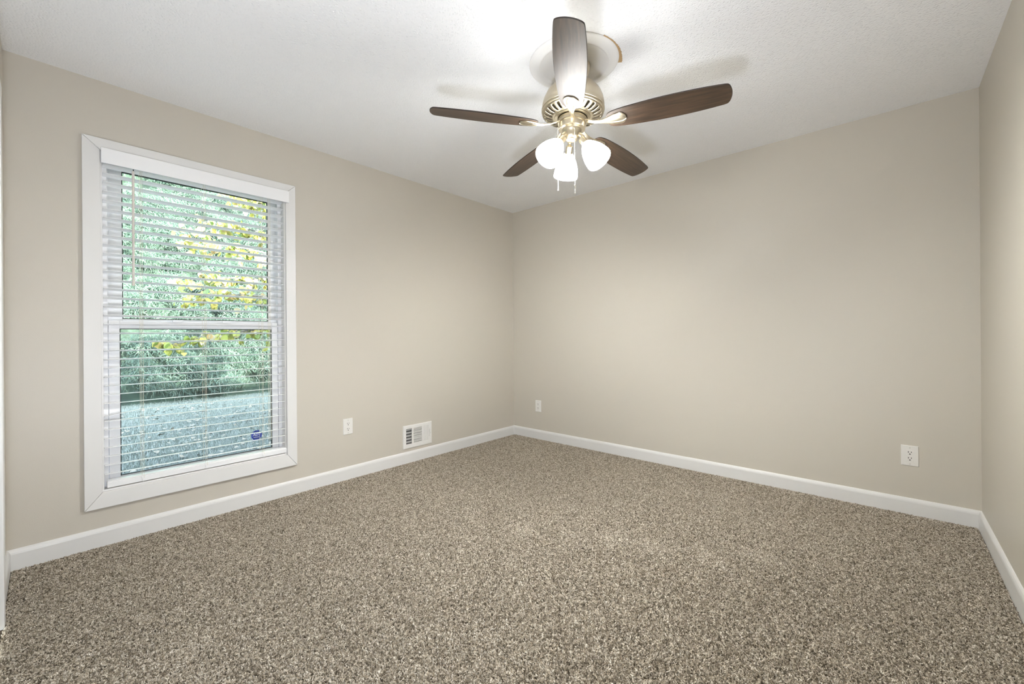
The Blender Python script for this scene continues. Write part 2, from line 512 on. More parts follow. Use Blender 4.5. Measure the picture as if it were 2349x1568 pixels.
# security sticker on the lower pane
st = empty('security_sticker', (-.0708, -2.5525, .4295))
tag(st, 'small blue octagonal security sticker with white letters on the lower window pane', 'sticker')
ro = .0345
oct_ = [(ro * math.cos(R(22.5 + 45 * k)), ro * math.sin(R(22.5 + 45 * k))) for k in range(8)]
vs = [(0, a, b2) for a, b2 in oct_] + [(.0006, a, b2) for a, b2 in oct_]
fs = [tuple(range(7, -1, -1)), tuple(range(8, 16))] + [(k, (k + 1) % 8, (k + 1) % 8 + 8, k + 8) for k in range(8)]
new_obj('sticker_face', vs, fs, M['sticker'], st)
def text_mesh(name, body, size, parent, material, loc, shear=0.0, bold=0.0):
    fc = bpy.data.curves.new(name, 'FONT'); fc.body = body; fc.size = size; fc.align_x = 'CENTER'; fc.align_y = 'CENTER'
    fc.extrude = .0003; fc.shear = shear; fc.offset = bold
    tmp = bpy.data.objects.new(name + '_tmp', fc)
    me = bpy.data.meshes.new_from_object(tmp)
    bpy.data.objects.remove(tmp)
    # text x -> world +y, text y -> world z, facing +x
    for v_ in me.vertices:
        x, y, z = v_.co
        v_.co = (loc[0] + z, loc[1] + x, loc[2] + y)
    me.materials.clear(); me.materials.append(material)
    o = bpy.data.objects.new(name, me); COL.objects.link(o); o.parent = parent
    return o
text_mesh('lettering', 'ADT', .023, st, M['sticker_white'], (.0009, 0, .004), .25, .0006)
mb = MB(); mb.box((.0006, -.020, -.0125), (.0011, .020, -.0105)); mb.box((.0006, -.016, -.0165), (.0011, .016, -.0148))
mb.build('underline', M['sticker_white'], st)

# ------------------------------------------------------------------ blind
bl = empty('window_blind', (0, (WY0 + WY1) / 2, 2.0))
tag(bl, 'white horizontal slat blind hung open inside the window frame with a beige tilt wand', 'window blind')
bl_off = Vector(bl.location)
class BMB(MB):
    def build(s, *a, **k):
        s.v = [tuple(Vector(p) - bl_off) for p in s.v]
        return MB.build(s, *a, **k)
BY0, BY1 = -3.287, -2.388
s = BMB()
s.box((.022, -3.305, 2.004), (.034, -2.372, 2.083))
s.box((.0195, -3.305, 2.004), (.022, -3.297, 2.083)); s.box((.0195, -2.380, 2.004), (.022, -2.372, 2.083))
s.build('valance', M['slat'], bl, bevel=.002)
s = BMB(); s.box((-.048, BY0 + .002, 2.022), (.002, BY1 - .002, 2.066)); s.build('headrail', M['slat'], bl, bevel=.002)
TILT = R(8.0)      # room edge sits a little higher than the outer edge
def slat_mesh(n_y=2, bend=None):
    """one 50 mm faux wood slat, front edge at x=0,z=0 ; length along y; slightly crowned"""
    nx = 6; W_ = .050; t = .0030
    vs = []; fs = []
    ys = np.linspace(BY0, BY1, n_y)
    for yi, y in enumerate(ys):
        dz = bend(y) if bend else 0.0
        for side in (1, -1):
            for i in range(nx + 1):
                u = i / nx
                x = -u * W_ * math.cos(TILT)
                z = -u * W_ * math.sin(TILT) + .0022 * math.sin(math.pi * u) + side * t / 2 * (.55 + .45 * min(1, 6 * u, 6 * (1 - u)))
                vs.append((x, y - (BY0 + BY1) / 2, z + dz))
    k = 2 * (nx + 1)
    for r_ in range(n_y - 1):
        o1 = r_ * k; o2 = o1 + k
        for i in range(nx):
            fs.append((o1 + i, o1 + i + 1, o2 + i + 1, o2 + i))
            fs.append((o1 + nx + 1 + i, o2 + nx + 1 + i, o2 + nx + 2 + i, o1 + nx + 2 + i))
        fs.append((o1, o2, o2 + nx + 1, o1 + nx + 1))
        fs.append((o1 + nx, o1 + 2 * nx + 1, o2 + 2 * nx + 1, o2 + nx))
    for o1 in (0, (n_y - 1) * k):
        fs.append(tuple(o1 + i for i in range(nx + 1)) + tuple(o1 + 2 * nx + 1 - i for i in range(nx + 1)))
    return vs, fs
vs, fs = slat_mesh()
slat0 = None
def slat_z(k): return 1.1622 + k * .0470
for k in range(18, -18, -1):
    if k == -10:
        bvs, bfs = slat_mesh(24, lambda y: -.022 * max(0.0, (-3.13 - y) / (-3.13 - BY0)) ** 1.15)
        o = new_obj('slat', bvs, bfs, M['slat'], bl)
        o['label'] = 'slat bent down at its left end'
    elif slat0 is None:
        o = slat0 = new_obj('slat', vs, fs, M['slat'], bl)
    else:
        o = slat0.copy(); COL.objects.link(o); o.parent = bl
    o.location = (0.0, 0.0, slat_z(k) - 2.0)
s = BMB(); s.box((-.050, BY0 - .002, .292), (.003, BY1 + .004, .322)); s.box((-.046, BY0, .322), (0.0, BY1, .327))
s.build('bottom_rail', M['slat'], bl, bevel=.003)
# ladder cords (front and back strings) and lift cord pairs
for y in (-3.143, -2.850, -2.535):
    s = BMB()
    s.tube([(.0025, y - .004, 2.02), (.0025, y - .004, .325)], .0009, 6)
    s.tube([(-.0525, y - .004, 2.02), (-.0525, y - .004, .325)], .0009, 6)
    for k in range(18, -18, -1):
        s.tube([(.0025, y - .004, slat_z(k) - .0035), (-.0525, y - .004, slat_z(k) - .011)], .0006, 4)
    s.tube([(.0045, y + .003, 2.02), (.0045, y + .003, .33), (.010, y + .004, .312)], .0009, 6)
    s.build('ladder_cord', M['cord'], bl)
    s = BMB()
    s.tube([(.004, y - .010, .326), (.011, y - .006, .306), (.006, y, .288), (.004, y + .008, .293)], .0012, 6)
    s.build('cord_clip', M['clip'], bl)
s = BMB()
for dy in (0, .007, .014):
    s.tube([(.006 + dy * .2, -2.50 + dy, 2.02), (.006 + dy * .2, -2.502 + dy, .40)], .0010, 6)
s.build('lift_cord', M['cord'], bl)
s = BMB()
s.tube([(.012, -3.176, 2.022), (.014, -3.176, 1.995)], .0022, 8)
s.build('wand_hook', M['gasket'], bl)
s = BMB()
s.tube([(.014, -3.177, 1.998), (.014, -3.177, 1.99), (.014, -3.179, 1.40), (.014, -3.179, 1.392), (.014, -3.179, 1.371)], [.003, .0058, .0056, .0066, .0066], 8)
s.build('tilt_wand', M['wand'], bl)

# ------------------------------------------------------------------ outlets
def outlet(name, origin, rot, label, w_=.079, h_=.123, style='duplex'):
    """built facing +x at origin, y across, z up, then turned by rot about z"""
    e = empty(name, origin); e.rotation_euler = (0, 0, rot)
    tag(e, label, 'wall outlet', 'outlets low on the walls')
    s = MB(); vs = []
    hw, hh = w_ / 2, h_ / 2
    s.add([(0, -hw, -hh), (0, hw, -hh), (0, hw, hh), (0, -hw, hh), (.0055, -hw + .004, -hh + .004), (.0055, hw - .004, -hh + .004), (.0055, hw - .004, hh - .004), (.0055, -hw + .004, hh - .004)],
          [(0, 3, 2, 1), (4, 5, 6, 7), (0, 1, 5, 4), (1, 2, 6, 5), (2, 3, 7, 6), (3, 0, 4, 7)])
    s.build('cover_plate', M['plate'], e, bevel=.001)
    if style == 'duplex':
        cen = (.0205, -.0205)
        for cz in cen:
            rc = MB()
            pts2 = []
            for k in range(24):
                a = 2 * math.pi * k / 24
                pts2.append((.0165 * math.cos(a), max(-.0135, min(.0135, .0175 * math.sin(a)))))
            rc.add([(.005, a, cz + b2) for a, b2 in pts2] + [(.0068, a, cz + b2) for a, b2 in pts2],
                   [tuple(range(24, 48))] + [(k, (k + 1) % 24, (k + 1) % 24 + 24, k + 24) for k in range(24)])
            r_ = rc.build('receptacle', M['plate'], e)
            slots(r_, cz, .0068)
        sp = (0.0, ) if w_ < .075 else (.048, -.048)
    else:
        rc = MB(); rc.box((.005, -.0165, -.033), (.0072, .0165, .033))
        r_ = rc.build('receptacle', M['plate'], e, bevel=.001)
        for cz in (.0175, -.0175): slots(r_, cz, .0072)
        sp = (.048, -.048)
    for z in sp:
        q = MB(); q.lathe([(.0032, 0), (.0032, .0012), (.002, .0018), (.0001, .0018)], 12, Matrix.Translation((.0054, 0, z)) @ Matrix.Rotation(R(90), 4, 'Y'))
        q.box((.0068, -.0026, z - .0004), (.0075, .0026, z + .0004))
        q.build('screw', M['screw'], e)
    return e
def slots(par, cz, x):
    q = MB()
    q.box((x - .003, -.0078, cz + .0005), (x + .0002, -.0048, cz + .0095)); q.box((x - .003, .0048, cz + .0015), (x + .0002, .0078, cz + .0085))
    q.lathe([(.0034, -.003), (.0034, .0002), (.0001, .0002)], 12, Matrix.Translation((x, 0, cz - .0070)) @ Matrix.Rotation(R(90), 4, 'Y'))
    q.build('slots', M['slot'], par)
outlet('wall_outlet', (0, -1.9435, .3975), 0, 'white duplex outlet between the window and the floor vent')
outlet('wall_outlet', (.340, 0, .3397), R(-90), 'white duplex outlet on the back wall beside the far room corner', .077, .122)
outlet('wall_outlet', (3.1450, 0, .3455), R(-90), 'white rectangular outlet on the back wall near the right wall', .079, .124, 'decora')

# ------------------------------------------------------------------ floor register (vent)
vr = empty('air_vent', (0, (VENT[0] + VENT[1]) / 2, (VENT[2] + VENT[3]) / 2))
tag(vr, 'white metal air register low on the window wall above the baseboard', 'air vent')
VO = Vector(vr.location)
VW, VHH = (VENT[1] - VENT[0]) / 2, (VENT[3] - VENT[2]) / 2
banks = [(-.124, -.063), (-.047, .044), (.057, .120)]
bz0, bz1 = -.061, .071
class VMB(MB):
    pass
# face plate with three openings
def plate(openings, xf):
    s = MB()
    us = sorted({-VW + .006, VW - .006, *[o[0] for o in openings], *[o[1] for o in openings]})
    zs = sorted({-VHH + .006, VHH - .006, *[o[2] for o in openings], *[o[3] for o in openings]})
    for i in range(len(us) - 1):
        for j in range(len(zs) - 1):
            cu_, cz_ = (us[i] + us[i + 1]) / 2, (zs[j] + zs[j + 1]) / 2
            if any(o[0] < cu_ < o[1] and o[2] < cz_ < o[3] for o in openings): continue
            s.add([(xf, us[i], zs[j]), (xf, us[i + 1], zs[j]), (xf, us[i + 1], zs[j + 1]), (xf, us[i], zs[j + 1])], [(0, 1, 2, 3)])
    for o in openings:
        a, b2, c, d = o
        for (p, q) in (((a, c), (b2, c)), ((b2, c), (b2, d)), ((b2, d), (a, d)), ((a, d), (a, c))):
            s.add([(xf, *p), (xf, *q), (xf - .006, *q), (xf - .006, *p)], [(0, 1, 2, 3)])
    a, b2, c, d = -VW + .006, VW - .006, -VHH + .006, VHH - .006
    ring = [((a, c), (-VW, -VHH)), ((b2, c), (VW, -VHH)), ((b2, d), (VW, VHH)), ((a, d), (-VW, VHH))]
    for k in range(4):
        (p, P_), (q, Q_) = ring[k], ring[(k + 1) % 4]
        s.add([(xf, *p), (xf - .002, *P_), (xf - .002, *Q_), (xf, *q)], [(0, 1, 2, 3)])
        s.add([(xf - .002, *P_), (0, *P_), (0, *Q_), (xf - .002, *Q_)], [(0, 1, 2, 3)])
    return s
XF = .009
ops = [(banks[0][0], banks[0][1], bz0, bz1)]
nh = 12
for k in range(nh):
    z = bz0 + (bz1 - bz0) * (k + .5) / nh
    ops.append((banks[1][0], banks[1][1], z - .0026, z + .0026))
for k in range(5):
    y = banks[2][0] + (banks[2][1] - banks[2][0]) * (k + .5) / 5
    ops.append((y - .0022, y + .0022, bz0, bz1))
ops.append((.1265, .1300, -.034, .034))
plate(ops, XF).build('face_plate', M['register'], vr)
s = MB()
for k in range(5):          # left bank: upright fins turned towards the window side
    y = banks[0][0] + (banks[0][1] - banks[0][0]) * (k + .5) / 5
    c, sn = -math.sin(R(38)), math.cos(R(38))
    L_ = .0075
    s.add([(XF - .001, y - .004, bz0), (XF - .001 - 2 * L_ * sn, y - .004 - 2 * L_ * c, bz0), (XF - .001 - 2 * L_ * sn, y - .004 - 2 * L_ * c, bz1), (XF - .001, y - .004, bz1)], [(0, 1, 2, 3)])
o = s.build('upright_fins', M['register'], vr)
md = o.modifiers.new('solid', 'SOLIDIFY'); md.thickness = .001
s = MB()
for k in range(nh):
    z = bz0 + (bz1 - bz0) * (k + .5) / nh
    s.add([(XF - .001, banks[1][0], z - .0026), (XF - .009, banks[1][0], z - .0050), (XF - .009, banks[1][1], z - .0050), (XF - .001, banks[1][1], z - .0026)], [(0, 1, 2, 3)])
o = s.build('level_louvres', M['register'], vr); md = o.modifiers.new('solid', 'SOLIDIFY'); md.thickness = .0008
s = MB()
for k in range(5):
    y = banks[2][0] + (banks[2][1] - banks[2][0]) * (k + .5) / 5
    s.add([(XF - .001, y + .0010, bz0), (XF - .008, y - .0060, bz0), (XF - .008, y - .0060, bz1), (XF - .001, y + .0010, bz1)], [(0, 1, 2, 3)])
o = s.build('slit_louvres', M['register'], vr); md = o.modifiers.new('solid', 'SOLIDIFY'); md.thickness = .0008
s = MB()
for k in range(5):
    z = bz0 + (bz1 - bz0) * (k + .42) / 5
    s.add([(-.012, -VW + .026, z - .006), (-.022, -VW + .026, z + .006), (-.022, VW - .026, z + .006), (-.012, VW - .026, z - .006)], [(0, 1, 2, 3)])
o = s.build('damper_blades', M['register'], vr); md = o.modifiers.new('solid', 'SOLIDIFY'); md.thickness = .001
s = MB()
a, b2, c, d = -VW + .0205, VW - .0205, -VHH + .0205, VHH - .0205
s.add([(-.10, a, c), (-.10, b2, c), (-.10, b2, d), (-.10, a, d), (.004, a, c), (.004, b2, c), (.004, b2, d), (.004, a, d)],
      [(0, 1, 2, 3), (0, 4, 5, 1), (1, 5, 6, 2), (2, 6, 7, 3), (3, 7, 4, 0)])
s.build('duct_box', M['duct'], vr)
s = MB(); s.tube([(0, .128, 0), (.014, .1285, -.002), (.020, .133, .003)], .0016, 6)
s.build('damper_lever', M['register'], vr)
for yy in (-VW + .013,):
    q = MB(); q.lathe([(.003, 0), (.003, .001), (.0001, .0016)], 12, Matrix.Translation((XF, yy, -.004)) @ Matrix.Rotation(R(90), 4, 'Y')); q.build('screw', M['screw'], vr)

# ------------------------------------------------------------------ ceiling medallion
FAX = Vector((0.02109, 0.05689, 0.99816)).normalized()
FC = Vector((1.8923, -1.7210, 2.1204))
axis_top = FC + FAX * ((H - FC.z) / FAX.z)
MX, MY = 1.9005, -1.7165
md_ = empty('ceiling_medallion', (MX, MY, H))
tag(md_, 'round off white ceiling medallion around the ceiling fan mount', 'ceiling medallion')
s = MB()
prof = [(.2195, 0), (.2195, -.004), (.216, -.008), (.205, -.011), (.190, -.013), (.180, -.0165), (.174, -.0185), (.168, -.0165), (.163, -.0125), (.155, -.0105), (.12, -.0100), (.06, -.0105), (.0005, -.0105)]
s.lathe(prof, 96)
s.build('disc', M['medallion'], md_, smooth=True)
# torn brown paper strip along the far right rim
vs = []; fs = []
n = 40
a0, a1 = R(-30), R(29)
fwd_az = math.atan2(fwd.y, fwd.x)
def rim(ang, r_):   # ang measured from image right (camera right axis), towards the viewer positive
    rx = Vector((r2.x, r2.y, 0)).normalized(); fx = Vector((fwd.x, fwd.y, 0)).normalized()
    return rx * (math.cos(ang) * r_) - fx * (math.sin(ang) * r_)
for i in range(n + 1):
    t = i / n
    a = R(2) + (R(62) - R(2)) * t
    wv = .003 + .016 * (1 - t) ** 2.2 + .004 * random.random() * (1 - .5 * t)
    p = rim(a, .2185); q = rim(a, .2195 + wv)
    vs += [(p.x, p.y, -.0035), (q.x, q.y, -.0025), (p.x, p.y, 0), (q.x, q.y, 0)]
for i in range(n):
    k = 4 * i
    fs += [(k, k + 4, k + 5, k + 1), (k + 1, k + 5, k + 7, k + 3)]
fs += [(0, 1, 3, 2), (4 * n, 4 * n + 2, 4 * n + 3, 4 * n + 1)]
o = new_obj('torn_paper', vs, fs, M['paper'], md_); o['label'] = 'brown torn paper along the rim'

# ------------------------------------------------------------------ ceiling fan
fan = empty('ceiling_fan')
exx = (Vector((1, 0, 0)) - FAX * FAX.x).normalized(); eyy = FAX.cross(exx).normalized()
FM = Matrix((exx, eyy, FAX)).transposed().to_4x4(); FM.translation = FC
fan.matrix_world = FM
FMI = FM.inverted()
tag(fan, 'brushed nickel five blade ceiling fan with dark wood blades and three lit glass shades', 'ceiling fan')
hc = (H - .0105 - FC.z) / FAX.z
s = MB(); s.lathe([(.078, hc - .004), (.078, hc - .012), (.074, hc - .030), (.060, hc - .050), (.040, hc - .062), (.022, hc - .066), (.0001, hc - .066)], 48)
s.build('canopy', M['nickel'], fan, smooth=True)
s = MB(); s.tube([(0, 0, hc - .066), (0, 0, .225)], .0125, 20); s.tube([(0, 0, .250), (0, 0, .215)], .022, 24); s.build('downrod', M['nickel'], fan, smooth=True)
s = MB()
s.lathe([(.0001, .228), (.03, .2275), (.06, .222), (.09, .209), (.115, .190), (.135, .165), (.147, .138), (.153, .110), (.1535, .098), (.1525, .093), (.1525, .0905), (.1555, .0885), (.1555, .082), (.1515, .0805), (.1515, .078), (.1535, .0765), (.1525, .0715), (.147, .070)], 96)
motor = s.build('motor_housing', M['nickel'], fan, smooth=True)
# vented lower bowl: ribs between slots
s = MB()
cone = lambda t: (.147 - t * (.147 - .088), .070 - t * .018 - .010 * math.sin(math.pi * t) * 0)
def cone_pt(t, a):
    r_ = .147 + (.088 - .147) * t
    z = .070 + (.050 - .070) * t - .006 * math.sin(math.pi * t)
    return (r_ * math.cos(a), r_ * math.sin(a), z)
ns = 28; sub = 5
ts = [0, .06, .14, .22, .5, .76, .84, .92, 1.0]
NA = ns * sub
for i in range(NA):
    a, b2 = 2 * math.pi * i / NA, 2 * math.pi * (i + 1) / NA
    for j in range(len(ts) - 1):
        if (i % sub) < 2 and 2 <= j <= 4:
            continue
        s.add([cone_pt(ts[j], a), cone_pt(ts[j], b2), cone_pt(ts[j + 1], b2), cone_pt(ts[j + 1], a)], [(0, 1, 2, 3)])
o = s.build('vent_ring', M['nickel'], fan)
bm = bmesh.new(); bm.from_mesh(o.data); bmesh.ops.remove_doubles(bm, verts=bm.verts, dist=1e-5); bmesh.ops.recalc_face_normals(bm, faces=bm.faces)
for f_ in bm.faces: f_.smooth = True
bm.to_mesh(o.data); bm.free()
md = o.modifiers.new('solid', 'SOLIDIFY'); md.thickness = .004; md.offset = 0
s = MB(); s.lathe([(.140, .086), (.138, .074), (.085, .062)], 64); s.build('inner_motor', M['nickel_dark'], fan)
s = MB(); s.lathe([(.088, .054), (.090, .048), (.088, .0435), (.080, .0425), (.074, .0425)], 64); s.build('lower_lip', M['nickel'], fan, smooth=True)
s = MB(); s.lathe([(.066, .044), (.066, .036)], 48); s.build('gap_ring', M['nickel_dark'], fan)
s = MB(); s.lathe([(.060, .040), (.0715, .039), (.0725, .036), (.0725, .021), (.0715, .0185), (.0655, .0180), (.0635, .0185)], 64); s.build('hub', M['nickel'], fan, smooth=True)

# blades and blade irons
PH = 1.5041; PIT = -.2213; R1 = .6951; W1 = .0537
def blade_outline():
    R0 = .175
    ctrl = [(R0, .0), (R0 + .004, .030), (R0 + .022, .0465), (R0 + .07, .0565), (.33, .0635), (.42, .0675), (.50, .0675), (.58, .0645), (.64, .0600), (R1 - .016, .0555), (R1 - .005, .0495), (R1 + .002, .036), (R1 + .007, .016), (R1 + .008, .0)]
    # smooth
    pts2 = []
    for i in range(len(ctrl) - 1):
        p0 = ctrl[max(i - 1, 0)]; p1 = ctrl[i]; p2 = ctrl[i + 1]; p3 = ctrl[min(i + 2, len(ctrl) - 1)]
        for k in range(4):
            t = k / 4
            f_ = lambda a, b2, c, d: .5 * ((2 * b2) + (-a + c) * t + (2 * a - 5 * b2 + 4 * c - d) * t * t + (-a + 3 * b2 - 3 * c + d) * t ** 3)
            pts2.append((f_(p0[0], p1[0], p2[0], p3[0]), max(0, f_(p0[1], p1[1], p2[1], p3[1]))))
    pts2.append(ctrl[-1])
    return pts2[1:-1]
up_ = blade_outline()
outl = up_ + [(a, -b2) for a, b2 in reversed(up_)]
def make_blade():
    n = len(outl); T = .0055
    cen_u = .44
    vs = []
    for (sc, z) in ((.985, -T / 2 - .0), (1.0, -T / 2 + .0012), (1.0, T / 2 - .0012), (.985, T / 2)):
        for (u, v_) in outl:
            vs.append((u if sc == 1 else u + (cen_u - u) * .006, v_ * (sc if sc != 1 else 1), z))
    fs = [tuple(range(n - 1, -1, -1)), tuple(range(3 * n, 4 * n))]
    mi = [0, 0]
    for l in range(3):
        for k in range(n):
            j = (k + 1) % n
            fs.append((l * n + k, l * n + j, (l + 1) * n + j, (l + 1) * n + k)); mi.append(1)
    return vs, fs, mi
bvs, bfs, bmi = make_blade()
def make_iron():
    """swept bracket under the blade: (r, half width, z) stations, with raised centre and two ridges"""
    st_ = [(.062, .0120, .022), (.085, .0110, .014), (.110, .0100, .004), (.140, .0110, -.003), (.165, .0160, -.0062), (.190, .0250, -.0075), (.215, .0335, -.0080), (.238, .0370, -.0082), (.250, .0330, -.0082), (.262, .0200, -.0080), (.266, .0120, -.0078)]
    vs = []; fs = []
    across = [-1, -.92, -.55, -.45, -.35, 0, .35, .45, .55, .92, 1]
    hgt = [.0022, 0, -.0004, -.0024, -.0006, -.0016, -.0006, -.0024, -.0004, 0, .0022]
    for (r_, hw, z) in st_:
        for a, h_ in zip(across, hgt):
            k = min(1, max(0, (r_ - .12) / .06))
            vs.append((r_, a * hw, z + h_ * (.4 + .6 * k)))
        for a in across:
            vs.append((r_, a * hw, z + .0045))
    n = len(across); m_ = 2 * n
    for i in range(len(st_) - 1):
        o1 = i * m_; o2 = o1 + m_
        for k in range(n - 1):
            fs.append((o1 + k, o2 + k, o2 + k + 1, o1 + k + 1))
            fs.append((o1 + n + k, o1 + n + k + 1, o2 + n + k + 1, o2 + n + k))
        fs.append((o1, o1 + n, o2 + n, o2)); fs.append((o1 + n - 1, o2 + n - 1, o2 + m_ - 1, o1 + m_ - 1))
    for o1 in (0, (len(st_) - 1) * m_):
        fs.append(tuple(o1 + k for k in range(n)) + tuple(o1 + m_ - 1 - k for k in range(n)))
    return vs, fs
ivs, ifs = make_iron()
blade0 = None
for k in range(5):
    a = PH + k * 2 * math.pi / 5
    if blade0 is None:
        bo = new_obj('blade', bvs, bfs, None, fan, mats=[M['wood'], M['blade_edge']], mi=bmi)
        io = new_obj('blade_iron', ivs, ifs, M['nickel'], bo, smooth=True)
        io.data.set_sharp_from_angle(angle=R(30))
        # undo the blade pitch partly at the hub end is not needed: the iron turns with the blade
        blade0 = bo
    else:
        bo = copy_tree(blade0, fan)
    bo.matrix_basis = Matrix.Rotation(a, 4, 'Z') @ Matrix.Rotation(PIT, 4, 'X')

# light kit
s = MB(); s.lathe([(.0600, .0195), (.0640, .0180), (.0648, .010), (.0648, -.007), (.0655, -.0075), (.0655, -.0105), (.0625, -.0120), (.052, -.0128), (.0475, -.015), (.047, -.021), (.0445, -.024), (.0430, -.030), (.0405, -.034), (.0395, -.046), (.036, -.056), (.029, -.0635), (.016, -.067), (.0001, -.068)], 64)
s.build('switch_housing', M['nickel'], fan, smooth=True)
SPH = 2.3305; TH_ = R(38); LS = .126
rim_r, rim_h = .1487, -.1932
nk_r, nk_h = rim_r - LS * math.sin(TH_), rim_h + LS * math.cos(TH_)
for k in range(3):
    a = SPH + k * 2 * math.pi / 3
    rd = Vector((math.cos(a), math.sin(a), 0))
    ax = (rd * math.sin(TH_) + Vector((0, 0, -math.cos(TH_)))).normalized()
    nk = rd * nk_r + Vector((0, 0, nk_h))
    zrot = ax.to_track_quat('Z', 'Y').to_matrix().to_4x4(); zrot.translation = nk
    s = MB()
    s.tube([rd * .030 + Vector((0, 0, -.040)), rd * .046 + Vector((0, 0, -.046)), rd * .058 + Vector((0, 0, -.056)), nk - ax * .028], .0095, 14)
    s.lathe([(.0001, -.036), (.012, -.034), (.0165, -.030), (.0175, -.024), (.0175, .002), (.0195, .003), (.0195, .012), (.0165, .0125)], 32, zrot)
    arm = s.build('lamp_arm', M['nickel'], fan, smooth=True)
    s = MB()
    s.lathe([(.0185, .004), (.022, .006), (.0300, .016), (.0405, .034), (.0490, .053), (.0560, .073), (.0605, .093), (.0628, .112), (.0625, .122), (.0605, LS), (.0585, LS - .003), (.059, .11), (.0535, .073), (.038, .034), (.020, .008)], 48, zrot)
    sh = s.build('lamp_shade', M['shade'], fan, smooth=True)
    s = MB(); s.lathe([(.0001, .098), (.012, .095), (.021, .085), (.0245, .072), (.022, .058), (.014, .043), (.012, .030), (.012, .013)], 24, zrot)
    s.build('bulb', M['bulb'], sh, smooth=True)

# pull chains, hanging plumb
def wl(p): return FMI @ Vector(p)
def chain(x, y, ztop, zbot, start, pend):
    s = MB()
    pts_ = [Vector(start), Vector((x, y, ztop))]
    n1_ = 6
    for i in range(n1_):
        s.sphere(wl(pts_[0].lerp(pts_[1], i / n1_)), .0017, 6, 4)
    n_ = int((ztop - zbot) / .0042)
    for i in range(n_ + 1):
        s.sphere(wl((x, y, ztop - i * .0042)), .0017, 6, 4)
    o = s.build('pull_chain', M['pewter'], fan, smooth=True)
    p = MB()
    for (r_, dz) in pend: pass
    p.tube([wl((x, y, zbot - dz)) for (r_, dz) in pend], [r_ for (r_, dz) in pend], 10)
    p.build('pull_knob', M['pewter'], o, smooth=True)
rx = Vector((r2.x, r2.y, 0)).normalized(); fx = Vector((fwd.x, fwd.y, 0)).normalized()
q1 = FC - rx * .076 - fx * .030
h1 = FC - rx * .058 - fx * .024
chain(q1.x, q1.y, 2.096, 1.845, (h1.x, h1.y, 2.112), [(.0012, 0), (.0026, .004), (.0026, .042), (.0030, .044), (.0030, .052), (.001, .053)])
q2 = FC + rx * .001 - fx * .068
h2 = FC + rx * .001 - fx * .050
chain(q2.x, q2.y, 2.080, 1.812, (h2.x, h2.y, 2.094), [(.0012, 0), (.0038, .003), (.0038, .010), (.0018, .014), (.0028, .022), (.0028, .046), (.001, .048)])

# ------------------------------------------------------------------ outside
GZ = -.45
def grid(name, x0, x1, y0, y1, nx, ny, zf, material):
    xs = np.linspace(x0, x1, nx); ys = np.linspace(y0, y1, ny)
    vs = [(x, y, zf(x, y)) for x in xs for y in ys]
    fs = [(i * ny + j, (i + 1) * ny + j, (i + 1) * ny + j + 1, i * ny + j + 1) for i in range(nx - 1) for j in range(ny - 1)]
    o = new_obj(name, vs, fs, material, smooth=True)
    return tag(o, kind='structure')
def gz(x, y): return GZ + .05 * noise.noise(Vector((x * .5, y * .5, 0)))
grid('ground', -10.6, -TH - .002, -11, 8, 60, 90, gz, M['ground'])
def hz(x, y):
    t = max(0, (-9.4 - x))
    return GZ - .05 + t * 1.15 + .35 * noise.noise(Vector((x * .6, y * .6, 3))) * min(1, t)
grid('hillside', -22, -9.3, -16, 12, 60, 90, hz, M['hill'])
# grass on the lawn
NG = 190000
gx = -2.2 - 8.1 * rng.random(NG); gy = rng.uniform(-6.5, 3.0, NG)
ga = rng.uniform(0, 2 * np.pi, NG); gl_ = .035 + .035 * rng.random(NG)
gp = np.zeros((NG, 3, 3))
gzz = GZ + np.zeros(NG)
for k, t in enumerate((0, .5, 1.0)):
    gp[:, k, 0] = gx + np.cos(ga) * gl_ * .6 * t * t
    gp[:, k, 1] = gy + np.sin(ga) * gl_ * .6 * t * t
    gp[:, k, 2] = gzz - .03 + (gl_ + .03) * t
gr_ = np.tile(np.array([.0035, .003, .0008]), (NG, 1))
go = hair('grass', M['grass'], gp, gr_)
tag(go, 'pale blue green lawn grass outside below the window', 'grass', kind='stuff')
